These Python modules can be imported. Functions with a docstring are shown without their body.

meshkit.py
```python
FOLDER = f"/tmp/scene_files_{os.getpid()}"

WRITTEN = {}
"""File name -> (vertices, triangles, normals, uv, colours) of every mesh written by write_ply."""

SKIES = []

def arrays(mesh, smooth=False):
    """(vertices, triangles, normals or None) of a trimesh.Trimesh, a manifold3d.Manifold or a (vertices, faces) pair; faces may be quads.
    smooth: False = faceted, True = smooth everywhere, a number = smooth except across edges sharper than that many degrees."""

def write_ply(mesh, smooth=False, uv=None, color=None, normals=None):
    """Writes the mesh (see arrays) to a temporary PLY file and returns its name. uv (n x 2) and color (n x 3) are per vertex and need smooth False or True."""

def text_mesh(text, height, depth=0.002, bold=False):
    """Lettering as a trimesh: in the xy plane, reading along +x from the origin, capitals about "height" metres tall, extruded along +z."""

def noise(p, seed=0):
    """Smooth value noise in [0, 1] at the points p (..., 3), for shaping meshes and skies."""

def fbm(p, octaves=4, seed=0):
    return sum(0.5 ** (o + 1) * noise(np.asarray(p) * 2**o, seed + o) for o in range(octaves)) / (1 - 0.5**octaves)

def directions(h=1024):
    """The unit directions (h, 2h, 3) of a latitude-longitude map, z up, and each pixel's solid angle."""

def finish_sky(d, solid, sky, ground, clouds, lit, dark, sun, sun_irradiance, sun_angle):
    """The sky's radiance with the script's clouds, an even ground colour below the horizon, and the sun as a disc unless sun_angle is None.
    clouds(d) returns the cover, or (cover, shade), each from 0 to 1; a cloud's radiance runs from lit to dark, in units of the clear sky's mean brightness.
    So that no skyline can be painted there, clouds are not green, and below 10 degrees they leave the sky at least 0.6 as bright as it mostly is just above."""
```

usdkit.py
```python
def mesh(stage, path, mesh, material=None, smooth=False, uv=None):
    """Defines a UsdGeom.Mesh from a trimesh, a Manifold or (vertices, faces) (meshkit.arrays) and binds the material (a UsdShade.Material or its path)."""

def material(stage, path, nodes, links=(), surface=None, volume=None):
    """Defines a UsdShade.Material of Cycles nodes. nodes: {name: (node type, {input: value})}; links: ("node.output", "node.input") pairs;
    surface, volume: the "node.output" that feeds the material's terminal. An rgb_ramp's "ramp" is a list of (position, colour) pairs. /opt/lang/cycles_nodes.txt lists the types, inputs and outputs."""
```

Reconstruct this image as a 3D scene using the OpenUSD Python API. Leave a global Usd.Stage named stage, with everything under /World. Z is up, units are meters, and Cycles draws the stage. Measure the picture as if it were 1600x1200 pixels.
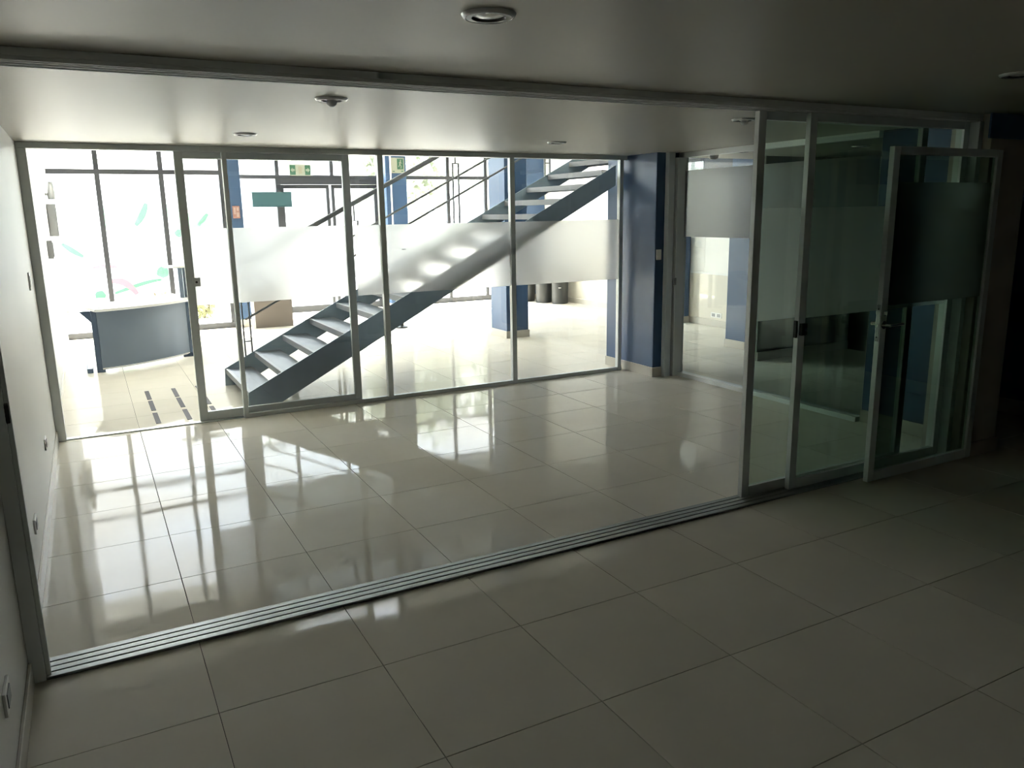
import math, random
import numpy as np, trimesh
import usdkit, meshkit
from pxr import Usd, UsdGeom, UsdLux, UsdShade, Gf, Sdf, Vt

random.seed(7)
rng = np.random.default_rng(7)
stage = Usd.Stage.CreateInMemory()
UsdGeom.SetStageUpAxis(stage, 'Z')
UsdGeom.SetStageMetersPerUnit(stage, 1.0)
UsdGeom.Xform.Define(stage, '/World')
UsdGeom.Scope.Define(stage, '/World/Looks')

# ------------------------------------------------------------------ camera, sky, sun, exposure
YAW, PITCH, ROLL, FPX, EYE = 0.487601607, 0.213171486, -0.016456949, 1233.257, (0.0, 0.0, 1.69)
EXPOSURE = 2.7
SKY, SUN = 0.6, 2.2
SUN_ELEVATION, SUN_AZIMUTH = 63.0, 0.0            # the sun stands outside the shop front, in front of the glass

fw = np.array([math.sin(YAW) * math.cos(PITCH), math.cos(YAW) * math.cos(PITCH), -math.sin(PITCH)])
r0 = np.array([math.cos(YAW), -math.sin(YAW), 0.0])
u0 = np.cross(r0, fw)
rt = math.cos(ROLL) * r0 + math.sin(ROLL) * u0
up = -math.sin(ROLL) * r0 + math.cos(ROLL) * u0
cam = UsdGeom.Camera.Define(stage, '/World/camera')
cam.AddTransformOp().Set(Gf.Matrix4d(*rt, 0, *up, 0, *(-fw), 0, *EYE, 1))
cam.CreateHorizontalApertureAttr(36.0)
cam.CreateVerticalApertureAttr(27.0)
cam.CreateFocalLengthAttr(36.0 * FPX / 1600)
cam.CreateClippingRangeAttr(Gf.Vec2f(0.05, 500))
cam.CreateExposureAttr(EXPOSURE)

sky_look = usdkit.material(stage, '/World/Looks/sky', {
    's': ('sky_texture', {'sky_type': 'multiple_scattering', 'sun_disc': False, 'sun_elevation': math.radians(SUN_ELEVATION), 'sun_rotation': math.radians(SUN_AZIMUTH), 'aerosol_density': 3.0}),
    'tc': ('texture_coordinate', {}), 'm': ('mapping', {'scale': (1.0, 1.0, 2.6)}),
    'n': ('noise_texture', {'scale': 1.7, 'detail': 6, 'roughness': 0.55}),
    'r': ('map_range', {'from_min': 0.25, 'from_max': 0.6, 'to_min': 0.6, 'to_max': 1.0, 'clamp': True}),
    'x': ('mix', {'color2': (3.5, 3.45, 3.3)}),
    'b': ('background_shader', {'strength': SKY})},
    [('tc.generated', 'm.vector'), ('m.vector', 'n.vector'), ('n.fac', 'r.value'), ('r.result', 'x.fac'), ('s.color', 'x.color1'), ('x.color', 'b.color')], surface='b.background')
dome = UsdLux.DomeLight.Define(stage, '/World/sky_light')
dome.CreateIntensityAttr(1.0)
UsdShade.MaterialBindingAPI.Apply(dome.GetPrim()).Bind(sky_look)
sun = UsdLux.DistantLight.Define(stage, '/World/sun_light')
sun.CreateIntensityAttr(SUN)
sun.CreateColorAttr(Gf.Vec3f(1.0, 0.94, 0.84))
sun.CreateAngleAttr(0.6)
sun.CreateNormalizeAttr(True)
sun.AddRotateXYZOp().Set(Gf.Vec3f(-(90 - SUN_ELEVATION), 0, -SUN_AZIMUTH))

# ------------------------------------------------------------------ helpers
USED = set()


def numbered(parent, name):
    path, k = f'{parent}/{name}', 0
    while path in USED:
        k += 1
        path = f'{parent}/{name}_{k:03d}'
    USED.add(path)
    return path


def _box_topology():
    e = 0.2
    pts = []
    for sx in (-1, 1):
        for sy in (-1, 1):
            for sz in (-1, 1):
                pts += [(sx, sy * (1 - e), sz * (1 - e)), (sx * (1 - e), sy, sz * (1 - e)), (sx * (1 - e), sy * (1 - e), sz)]
    p = np.array(pts)
    h = trimesh.convex.convex_hull(p)
    idx = [int(np.argmin(((p - v) ** 2).sum(1))) for v in h.vertices]
    return p, np.array(idx)[h.faces]


BP, BF = _box_topology()


def box(x0, x1, y0, y1, z0, z1, c=0.002):
    """A box with chamfered edges."""
    h = np.array([abs(x1 - x0), abs(y1 - y0), abs(z1 - z0)]) / 2
    c = min(c, 0.35 * h.min())
    v = np.sign(BP) * np.where(np.abs(BP) > 0.99, h, h - c)
    return trimesh.Trimesh(v + [(x0 + x1) / 2, (y0 + y1) / 2, (z0 + z1) / 2], BF, process=False)


def rot(m, ang, axis, at=(0, 0, 0)):
    m = m.copy()
    m.apply_transform(trimesh.transformations.rotation_matrix(ang, axis, at))
    return m


def move(m, x=0, y=0, z=0):
    m = m.copy()
    m.apply_translation((x, y, z))
    return m


def join(*ms):
    return trimesh.util.concatenate(list(ms))


def bar(a, b, w, h=None, c=0.0015):
    """A rectangular bar from a to b, w wide across, h tall."""
    a, b = np.array(a, float), np.array(b, float)
    h = h or w
    d = b - a
    L = np.linalg.norm(d)
    d /= L
    s = np.cross(d, [0, 0, 1.0])
    s = np.array([1.0, 0, 0]) if np.linalg.norm(s) < 1e-6 else s / np.linalg.norm(s)
    t = np.cross(s, d)
    m = box(-w / 2, w / 2, -L / 2, L / 2, -h / 2, h / 2, c)
    T = np.eye(4)
    T[:3, 0], T[:3, 1], T[:3, 2], T[:3, 3] = s, d, t, (a + b) / 2
    m.apply_transform(T)
    return m


def rod(a, b, r, n=12):
    return trimesh.creation.cylinder(radius=r, segment=[a, b], sections=n)


def lathe(profile, at=(0, 0, 0), n=40):
    m = trimesh.creation.revolve(np.array(profile, float), sections=n)
    m.apply_translation(at)
    return m


def prism(poly, y0, y1):
    """The polygon (x, z) extruded from y0 to y1."""
    from shapely.geometry import Polygon
    m = trimesh.creation.extrude_polygon(Polygon(poly), abs(y1 - y0), engine='earcut')
    v = m.vertices.copy()
    m.vertices = np.stack([v[:, 0], v[:, 2] + min(y0, y1), v[:, 1]], 1)
    m.invert()
    return m


def slab(poly, z0, z1):
    """The polygon (x, y) extruded from z0 to z1."""
    from shapely.geometry import Polygon
    m = trimesh.creation.extrude_polygon(Polygon(poly), z1 - z0, engine='earcut')
    m.apply_translation((0, 0, z0))
    return m


def tag(prim, label=None, category=None, group=None, kind=None):
    for k, v in (('label', label), ('category', category), ('group', group), ('kind', kind)):
        if v:
            prim.SetCustomDataByKey(k, v)
    return prim


def thing(name, label, category, at=(0, 0, 0), group=None, kind=None):
    x = UsdGeom.Xform.Define(stage, numbered('/World', name))
    x.AddTranslateOp().Set(Gf.Vec3d(*map(float, at)))
    x.GetPrim().SetCustomDataByKey('_at', Gf.Vec3d(*map(float, at)))
    return tag(x.GetPrim(), label, category, group, kind)


def structure(name, at=(0, 0, 0), label=None):
    return thing(name, label, None, at, None, 'structure')


ORIGIN = {}


def part(parent, name, mesh, look, smooth=False, label=None, kind=None):
    """A mesh in world coordinates as a part of the thing (or of the part) parent."""
    p = parent
    while p.GetCustomDataByKey('_at') is None:
        p = p.GetParent()
    off = np.array(p.GetCustomDataByKey('_at'))
    mesh = mesh.copy()
    mesh.apply_translation(-off)
    m = usdkit.mesh(stage, numbered(str(parent.GetPath()), name), mesh, L[look], smooth)
    return tag(m.GetPrim(), label, None, None, kind)


def solo(name, mesh, look, label=None, category=None, group=None, kind=None, smooth=False):
    m = usdkit.mesh(stage, numbered('/World', name), mesh, L[look], smooth)
    return tag(m.GetPrim(), label, category, group, kind)


def copy_of(src, at, label, rotz=None):
    x = UsdGeom.Xform.Define(stage, numbered('/World', src.GetName()))
    x.AddTranslateOp().Set(Gf.Vec3d(*map(float, at)))
    if rotz is not None:
        x.AddRotateZOp().Set(rotz)
    p = x.GetPrim()
    p.GetReferences().AddInternalReference(src.GetPath())
    p.SetInstanceable(True)
    was = src.GetCustomData()
    return tag(p, label, was.get('category'), was.get('group'))


# ------------------------------------------------------------------ materials
L = {}


def paint(name, color, rough=0.5, spec=0.5, metal=0.0, bump=0.0, scale=40.0, vary=0.0, vscale=2.0, coat=0.0):
    nodes = {'p': ('principled_bsdf', {'base_color': color, 'roughness': rough, 'specular_ior_level': spec, 'metallic': metal, 'coat_weight': coat})}
    links = []
    if vary or bump:
        nodes['g'] = ('geometry', {})
    if vary:
        nodes['n'] = ('noise_texture', {'scale': vscale, 'detail': 4})
        nodes['r'] = ('rgb_ramp', {'ramp': [(0.3, tuple(c * (1 - vary) for c in color)), (0.7, tuple(min(1, c * (1 + vary)) for c in color))]})
        links += [('g.position', 'n.vector'), ('n.fac', 'r.fac'), ('r.color', 'p.base_color')]
    if bump:
        nodes['bn'] = ('noise_texture', {'scale': scale, 'detail': 3})
        nodes['b'] = ('bump', {'strength': 1.0, 'distance': bump})
        links += [('g.position', 'bn.vector'), ('bn.fac', 'b.height'), ('b.normal', 'p.normal')]
    L[name] = usdkit.material(stage, f'/World/Looks/{name}', nodes, links, surface='p.BSDF')


def pane_look(name, tint, base=0.04):
    L[name] = usdkit.material(stage, f'/World/Looks/{name}', {
        'w': ('layer_weight', {'blend': 0.5}), 'pw': ('math', {'math_type': 'power', 'value2': 5.0}),
        'f': ('math', {'math_type': 'multiply_add', 'value2': 0.8, 'value3': base}),
        't': ('transparent_bsdf', {'color': tint}), 'g': ('glossy_bsdf', {'color': (1, 1, 1), 'roughness': 0.0}), 'x': ('mix_closure', {})},
        [('w.facing', 'pw.value1'), ('pw.value', 'f.value1'), ('f.value', 'x.fac'), ('t.BSDF', 'x.closure1'), ('g.BSDF', 'x.closure2')], surface='x.closure')


pane_look('clear_glass', (0.99, 0.995, 0.993))
pane_look('facade_glass', (0.97, 0.985, 0.98))
pane_look('tinted_glass', (0.36, 0.38, 0.37))  # darkened panes, put in to hold back daylight
pane_look('green_glass', (0.85, 0.935, 0.88))
pane_look('side_glass', (0.95, 0.97, 0.96))
L['frosted_film'] = usdkit.material(stage, '/World/Looks/frosted_film', {
    'g': ('glass_bsdf', {'color': (0.74, 0.74, 0.735), 'roughness': 0.30, 'IOR': 1.35}),
    't': ('translucent_bsdf', {'color': (0.9, 0.9, 0.9)}), 'x': ('mix_closure', {'fac': 0.16})},
    [('g.BSDF', 'x.closure1'), ('t.BSDF', 'x.closure2')], surface='x.closure')

L['porcelain'] = usdkit.material(stage, '/World/Looks/porcelain', {
    'g': ('geometry', {}), 'o': ('object_info', {}),
    'n': ('noise_texture', {'scale': 2.2, 'detail': 5, 'roughness': 0.6}),
    'r': ('rgb_ramp', {'ramp': [(0.3, (0.72, 0.68, 0.59)), (0.7, (0.77, 0.73, 0.64))]}),
    'rr': ('map_range', {'from_min': 0.35, 'from_max': 0.7, 'to_min': 0.03, 'to_max': 0.075}),
    'n2': ('noise_texture', {'scale': 5.0, 'detail': 3}),
    'bn': ('noise_texture', {'scale': 1.6, 'detail': 2, 'roughness': 0.4}), 'b': ('bump', {'strength': 1.0, 'distance': 0.0016}),
    'h': ('hsv', {}), 'hv': ('map_range', {'to_min': 0.97, 'to_max': 1.03}),
    'lw': ('layer_weight', {'blend': 0.5}), 'pw': ('math', {'math_type': 'power', 'value2': 4.0}), 'f': ('math', {'math_type': 'multiply_add', 'value2': 0.20, 'value3': 0.014}),
    'd': ('diffuse_bsdf', {}), 'gl': ('glossy_bsdf', {'color': (1, 1, 1)}), 'x': ('mix_closure', {})},
    [('g.position', 'n.vector'), ('g.position', 'n2.vector'), ('g.position', 'bn.vector'), ('n.fac', 'r.fac'), ('r.color', 'h.color'), ('o.random', 'hv.value'), ('hv.result', 'h.value'),
     ('h.color', 'd.color'), ('n2.fac', 'rr.value'), ('rr.result', 'gl.roughness'), ('bn.fac', 'b.height'), ('b.normal', 'gl.normal'),
     ('lw.facing', 'pw.value1'), ('pw.value', 'f.value1'), ('f.value', 'x.fac'), ('d.BSDF', 'x.closure1'), ('gl.BSDF', 'x.closure2')], surface='x.closure')
paint('blue_grey', (0.03, 0.042, 0.06), 0.5)  # dark tone of the shaded stretch of the right wall, given as paint
paint('grout', (0.17, 0.16, 0.14), 0.9)
paint('wall_white', (0.68, 0.67, 0.635), 0.42, bump=0.0006, scale=60, vary=0.02, vscale=1.5)
paint('hall_white', (0.86, 0.85, 0.80), 0.5)
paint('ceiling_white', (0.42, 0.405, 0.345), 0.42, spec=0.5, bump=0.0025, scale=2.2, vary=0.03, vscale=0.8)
paint('blue_paint', (0.055, 0.105, 0.20), 0.38, bump=0.0005, scale=50, vary=0.05)
paint('dark_panel', (0.12, 0.13, 0.12), 0.5)
paint('skirting', (0.56, 0.53, 0.46), 0.25)
paint('dado_beige', (0.70, 0.66, 0.56), 0.5)
paint('brown_beige', (0.50, 0.46, 0.40), 0.6)
paint('aluminium', (0.72, 0.755, 0.75), 0.42, metal=0.2, bump=0.0002, scale=300)
paint('aluminium_dark', (0.34, 0.355, 0.355), 0.42, metal=0.6)
paint('head_grey', (0.80, 0.82, 0.82), 0.5)
paint('track_rubber', (0.085, 0.088, 0.085), 0.6)
paint('facade_frame', (0.05, 0.053, 0.06), 0.45)
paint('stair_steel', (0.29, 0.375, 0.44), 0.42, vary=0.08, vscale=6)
paint('tread_steel', (0.10, 0.12, 0.14), 0.38, vary=0.14, vscale=9, bump=0.0006, scale=25)
paint('nosing', (0.24, 0.25, 0.26), 0.5)
paint('rail_steel', (0.14, 0.15, 0.165), 0.45)
paint('desk_grey', (0.17, 0.21, 0.265), 0.42, metal=0.15)
paint('desk_leg', (0.075, 0.11, 0.165), 0.45)
paint('white_top', (0.80, 0.80, 0.78), 0.25)
paint('white_plastic', (0.86, 0.86, 0.83), 0.4)
paint('grey_plastic', (0.33, 0.34, 0.35), 0.5)
paint('black_plastic', (0.025, 0.025, 0.025), 0.45)
paint('bin_grey', (0.045, 0.047, 0.045), 0.4, vary=0.1)
paint('lamp_ring', (0.55, 0.56, 0.56), 0.25, metal=0.7)
paint('lamp_cup', (0.04, 0.042, 0.042), 0.35)
paint('lamp_bulb', (0.78, 0.79, 0.79), 0.12, spec=0.8)
paint('chrome', (0.75, 0.76, 0.76), 0.15, metal=1.0)
paint('cardboard', (0.20, 0.165, 0.145), 0.7, vary=0.06)
paint('teal_board', (0.04, 0.10, 0.11), 0.5)
paint('sign_cream', (0.36, 0.37, 0.29), 0.5)
paint('sign_beige', (0.34, 0.31, 0.22), 0.5)
paint('sign_green', (0.04, 0.14, 0.08), 0.5)
paint('sign_red', (0.40, 0.20, 0.16), 0.5)
paint('sign_pink', (0.55, 0.40, 0.35), 0.5)
paint('floor_strip', (0.085, 0.078, 0.082), 0.75, bump=0.0006, scale=300)
paint('concrete', (0.46, 0.45, 0.42), 0.8, vary=0.06, vscale=1.2)
paint('render_white', (0.33, 0.33, 0.32), 0.7, vary=0.03)
paint('paint_mint', (0.03, 0.115, 0.047), 0.6)
paint('paint_pale_mint', (0.085, 0.16, 0.098), 0.6)
paint('paint_red', (0.15, 0.06, 0.065), 0.6)
paint('bark', (0.16, 0.12, 0.08), 0.8)
paint('paper', (0.8, 0.8, 0.77), 0.6)


def leaf_look(name, color):
    L[name] = usdkit.material(stage, f'/World/Looks/{name}', {
        'p': ('principled_bsdf', {'base_color': color, 'roughness': 0.5}), 't': ('translucent_bsdf', {'color': tuple(min(1, c * 1.5) for c in color)}), 'x': ('mix_closure', {'fac': 0.35})},
        [('p.BSDF', 'x.closure1'), ('t.BSDF', 'x.closure2')], surface='x.closure')


leaf_look('leaf_olive', (0.30, 0.30, 0.15))
leaf_look('leaf_green', (0.36, 0.385, 0.30))

# ------------------------------------------------------------------ main dimensions (metres, camera over the origin)
XL, XR = -0.36, 8.1            # left wall, right wall of the hall
CE, HC = 2.25, 5.6             # ceiling of the low rooms, ceiling of the hall
YT, YB = 3.26, 6.94            # near sliding track, back glass partition
YFA, YFB = 13.0, 14.25         # the two planes of the shop front
XP = 5.36                      # right glass partition

# ------------------------------------------------------------------ floor: every tile its own piece, 0.6 m grid
floor = structure('floor')
part(floor, 'grout', box(XL - 0.3, XR + 0.3, -2.7, YFB + 0.2, -0.12, -0.0035), 'grout')
P, XJ, YJ, GAP = 0.6, 0.230 - 0.6 * 1, 2.657 - 0.6 * 9, 0.0026


def pixel(p):
    d = np.array(p) - EYE
    z = d @ fw
    return (800 + FPX * (d @ rt) / z, 600 - FPX * (d @ up) / z) if z > 0.2 else (-1e4, -1e4)


tiles = []
for i in range(15):
    for j in range(33):
        x0, y0 = XJ + P * i, YJ + P * j
        x1, y1 = min(x0 + P, XR), min(y0 + P, YFB)
        x0 = max(x0, XL)
        if x1 - x0 < 0.03 or y1 - y0 < 0.03 or y1 < -2.5:
            continue
        seen = sum(-60 < px < 1660 and -60 < py < 1260 for px, py in (pixel((a, b, 0)) for a in (x0, x1, (x0 + x1) / 2) for b in (y0, y1, (y0 + y1) / 2)))
        hidden = (x0 > 5.4 and y1 < 3.0)
        tiles.append(((0 if seen and not hidden else 100) + math.hypot((x0 + x1) / 2, (y0 + y1) / 2), x0, x1, y0, y1))
tiles.sort()
rest = []
for k, (_, x0, x1, y0, y1) in enumerate(tiles):
    m = box(x0 + GAP / 2, x1 - GAP / 2, y0 + GAP / 2, y1 - GAP / 2, -0.012, 0.0, 0.0012)
    if k < 298:
        part(floor, 'tile', m, 'porcelain')
    else:
        rest.append(m)
if rest:
    part(floor, 'tile_field', join(*rest), 'porcelain', label='polished beige tiles out towards the edges', kind='stuff')

# ------------------------------------------------------------------ room shell
wl = structure('wall_left')
part(wl, 'wall_surface', box(XL - 0.2, XL, -2.7, YFA + 0.05, -0.1, HC), 'wall_white')
solo('baseboard_left', join(box(XL, XL + 0.012, -2.5, YT - 0.08, 0, 0.09, 0.004), box(XL, XL + 0.012, YT + 0.08, YB - 0.03, 0, 0.09, 0.004), box(XL, XL + 0.012, YB + 0.03, YFA, 0, 0.09, 0.004)), 'skirting', kind='structure')
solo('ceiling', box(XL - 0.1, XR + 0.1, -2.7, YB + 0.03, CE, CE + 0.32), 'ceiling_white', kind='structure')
solo('wall_upper', box(XL - 0.1, XR + 0.1, YB - 0.1, YB + 0.03, CE + 0.32, HC), 'hall_white', kind='structure')
hall = structure('ceiling_hall')
for a in ((XL - 0.2, 2.6, YB - 0.1, YFB + 0.2), (4.55, XR + 0.2, YB - 0.1, YFB + 0.2), (2.6, 4.55, YB - 0.1, 12.84), (2.6, 4.55, 13.58, YFB + 0.2)):  # gap left in the unseen roof to drop a sun patch on the floor
    part(hall, 'roof_panel', box(*a, HC, HC + 0.15), 'hall_white')
wr = structure('wall_right')
part(wr, 'wall_surface', join(box(XR, XR + 0.2, 6.3, 9.10, -0.1, HC), box(XR, XR + 0.2, 9.72, YFB + 0.1, -0.1, HC), box(XR, XR + 0.2, 9.10, 9.72, -0.1, 1.9), box(XR, XR + 0.2, 9.10, 9.72, 2.43, HC)), 'hall_white')
part(wr, 'dado', box(XR - 0.006, XR, 6.6, YFB, 0.1, 0.76, 0.002), 'dado_beige', label='beige lower band of the wall')
part(wr, 'dado_line', box(XR - 0.012, XR, 6.6, YFB, 0.76, 0.785, 0.002), 'white_plastic')
part(wr, 'lintel', box(XR - 0.03, XR - 0.001, 9.0, 9.74, 2.425, 2.52), 'facade_frame')
part(wr, 'beam', box(XR - 0.14, XR - 0.001, 7.5, 9.05, 2.16, 2.56, 0.01), 'blue_grey', label='dark box put in for the shade on the wall under the landing')  # added box, dark where the wall lies in shade under the landing
solo('baseboard_right', box(XR - 0.018, XR - 0.006, 6.62, YFB, 0, 0.10, 0.004), 'skirting', kind='structure')
w3 = structure('window_3')
part(w3, 'window_frame', join(box(XR + 0.02, XR + 0.07, 9.10, 9.14, 1.9, 2.43), box(XR + 0.02, XR + 0.07, 9.68, 9.72, 1.9, 2.43), box(XR + 0.02, XR + 0.07, 9.14, 9.68, 1.9, 1.94), box(XR + 0.02, XR + 0.07, 9.14, 9.68, 2.39, 2.43)), 'facade_frame')
part(w3, 'pane', box(XR + 0.04, XR + 0.046, 9.14, 9.68, 1.94, 2.39), 'tinted_glass')

# right zone behind the partition and the dark corridor beside the near room
solo('wall_back', box(6.60, XR + 0.2, 6.50, 6.62, -0.1, CE), 'dark_panel', kind='structure')
solo('baseboard_back', box(6.60, XR, 6.485, 6.50, 0, 0.10, 0.004), 'brown_beige', kind='structure')
wc = structure('wall_corridor')
part(wc, 'wall_surface', box(6.62, 6.75, -2.7, 4.4, -0.1, CE), 'blue_paint')
part(wc, 'wall_return', box(6.75, XR + 0.2, 4.28, 4.4, -0.1, CE), 'blue_paint')
part(wc, 'wall_end', box(5.80, 6.62, 4.0, 4.12, -0.1, CE), 'blue_paint')  # wall added to keep hall light out of the corridor
part(wc, 'wall_side', box(XR, XR + 0.2, 4.4, 6.5, -0.1, CE), 'hall_white')
solo('baseboard_corridor', box(6.605, 6.62, -2.5, 4.4, 0, 0.12, 0.004), 'skirting', kind='structure')
wn = structure('wall_near_right')
part(wn, 'wall_surface', join(box(5.50, 5.62, -2.7, 1.9, -0.1, CE), box(5.50, 5.62, 1.9, 3.12, 2.10, CE)), 'blue_paint')
part(wn, 'door_trim', join(box(5.485, 5.50, 1.84, 3.12, 2.06, 2.10), box(5.485, 5.50, 1.84, 1.9, 0, 2.06)), 'skirting', label='pale trim along the top of the doorway')
solo('wall_behind', box(XL - 0.2, 6.75, -2.7, -2.5, -0.1, CE), 'wall_white', kind='structure')
pil = structure('pillar')
part(pil, 'pillar_body', box(5.09, 5.50, 3.13, 3.40, 0, CE), 'brown_beige')
part(pil, 'lintel_face', box(5.05, 5.50, 3.115, 3.13, 2.10, CE), 'blue_paint', label='dark blue band under the ceiling')
part(pil, 'skirting', join(box(5.19, 5.51, 3.112, 3.13, 0, 0.10, 0.004), box(5.50, 5.512, 3.13, 3.40, 0, 0.10, 0.004)), 'brown_beige')


def column(x0, x1, y0, y1, top, label, base=0.10, faces='lfr'):
    t = thing('blue_column', label, 'column', ((x0 + x1) / 2, (y0 + y1) / 2, 0), group='blue columns')
    part(t, 'shaft', box(x0, x1, y0, y1, 0, top, 0.006), 'blue_paint')
    e = 0.012
    part(t, 'skirting', join(box(x0 - e, x1 + e, y0 - e, y0 + 0.001, 0, base, 0.004), box(x0 - e, x0 + 0.001, y0, y1, 0, base, 0.004), box(x1 - 0.001, x1 + e, y0, y1, 0, base, 0.004)), 'skirting')
    return t


column(5.06, 5.44, 6.42, 7.26, CE + 0.3, 'dark blue column with a light switch at the back corner of the glazed room')
column(5.37, 5.80, 3.42, 4.13, CE, 'dark blue column behind the stacked sliding glass panels at the right')
column(5.00, 5.34, 9.55, 10.02, HC, 'blue column with beige skirting standing in the hall behind the upper stairs')
column(2.03, 2.21, 12.92, 13.45, HC, 'blue column with the red fire sign beside the front glazing', 0.12)
colB = column(4.88, 5.27, 13.88, 14.20, HC, 'blue column with the green running man sign by the entrance')
part(colB, 'conduit', box(4.955, 4.985, 13.86, 13.88, 0, HC, 0.004), 'white_plastic', label='pale vertical conduit')
column(7.00, 7.42, 7.02, 7.44, HC, 'mid blue column seen through the right glass partition')
column(7.92, 8.085, 9.40, 9.75, 1.85, 'narrow blue pilaster against the beige hall wall behind the side glass')
column(7.62, 8.085, 13.75, 14.2, HC, 'blue corner column behind the dark bins')

# ------------------------------------------------------------------ shop front
w1 = structure('window_1')
FY0, FY1 = YFA, YFA + 0.06
part(w1, 'sill', box(XL, 2.03, FY0 - 0.02, FY1 + 0.02, 0, 0.085), 'facade_frame')
for x in (-0.395, 0.27, 1.11, 1.95):
    part(w1, 'mullion', box(x - 0.032, x + 0.032, FY0, FY1, 0.085, 4.58), 'facade_frame')
part(w1, 'transom', box(XL, 2.03, FY0 - 0.003, FY1 + 0.003, 2.33, 2.395), 'facade_frame')
part(w1, 'transom', box(XL, 2.03, FY0 - 0.003, FY1 + 0.003, 2.76, 2.82), 'facade_frame')
part(w1, 'head', box(XL, 2.03, FY0 - 0.01, FY1 + 0.01, 4.55, 4.62), 'facade_frame')
for a, b in ((XL, 0.27), (0.27, 1.11), (1.11, 1.95)):
    part(w1, 'pane', box(a + 0.02, b - 0.02, FY0 + 0.026, FY0 + 0.034, 0.085, 2.335, 0.001), 'facade_glass')
    part(w1, 'pane', box(a + 0.02, b - 0.02, FY0 + 0.026, FY0 + 0.034, 2.395, 2.76, 0.001), 'facade_glass')
    part(w1, 'pane', box(a + 0.02, b - 0.02, FY0 + 0.026, FY0 + 0.034, 2.82, 4.55, 0.001), 'facade_glass')
solo('wall_spandrel', join(box(XL - 0.1, 2.12, FY0, FY1, 4.62, HC), box(2.12, 2.18, FY0, YFB + 0.06, 2.82, HC), box(2.10, 2.16, 13.45, YFB, 0, 2.82)), 'hall_white', kind='structure')

solo('canopy', box(-1.6, 2.1, FY1, FY1 + 1.0, 4.64, 4.78), 'hall_white', kind='structure')  # unseen overhang, sized to keep the sun off the upper panes
w2 = structure('window_2')
GY0, GY1 = YFB, YFB + 0.06
part(w2, 'sill', join(box(2.15, 3.03, GY0 - 0.02, GY1 + 0.02, 0, 0.09), box(4.86, 8.1, GY0 - 0.02, GY1 + 0.02, 0, 0.09)), 'facade_frame')
for x in (2.18, 6.25, 7.05, 7.9):
    part(w2, 'mullion', box(x - 0.03, x + 0.03, GY0, GY1, 0.09, 5.5), 'facade_frame')
for x, a in ((3.06, 0.04), (4.86, 0.035)):
    part(w2, 'door_jamb', box(x - a, x + a, GY0 - 0.01, GY1, 0, 2.24), 'facade_frame')
for x in (3.06, 4.01, 4.86):
    part(w2, 'mullion', box(x - 0.03, x + 0.03, GY0, GY1, 2.38, 5.5), 'facade_frame')
part(w2, 'transom', box(2.15, 8.1, GY0 - 0.003, GY1 + 0.003, 2.335, 2.395), 'facade_frame')
part(w2, 'transom', box(2.15, 8.1, GY0 - 0.003, GY1 + 0.003, 3.15, 3.2), 'facade_frame')
part(w2, 'head', box(2.15, 8.1, GY0 - 0.01, GY1 + 0.01, 5.5, 5.62), 'facade_frame')
part(w2, 'door_head', box(3.02, 4.90, GY0 - 0.012, GY1, 2.24, 2.34), 'facade_frame')
xs = [2.18, 3.06, 4.01, 4.86, 6.25, 7.05, 7.9]
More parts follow.
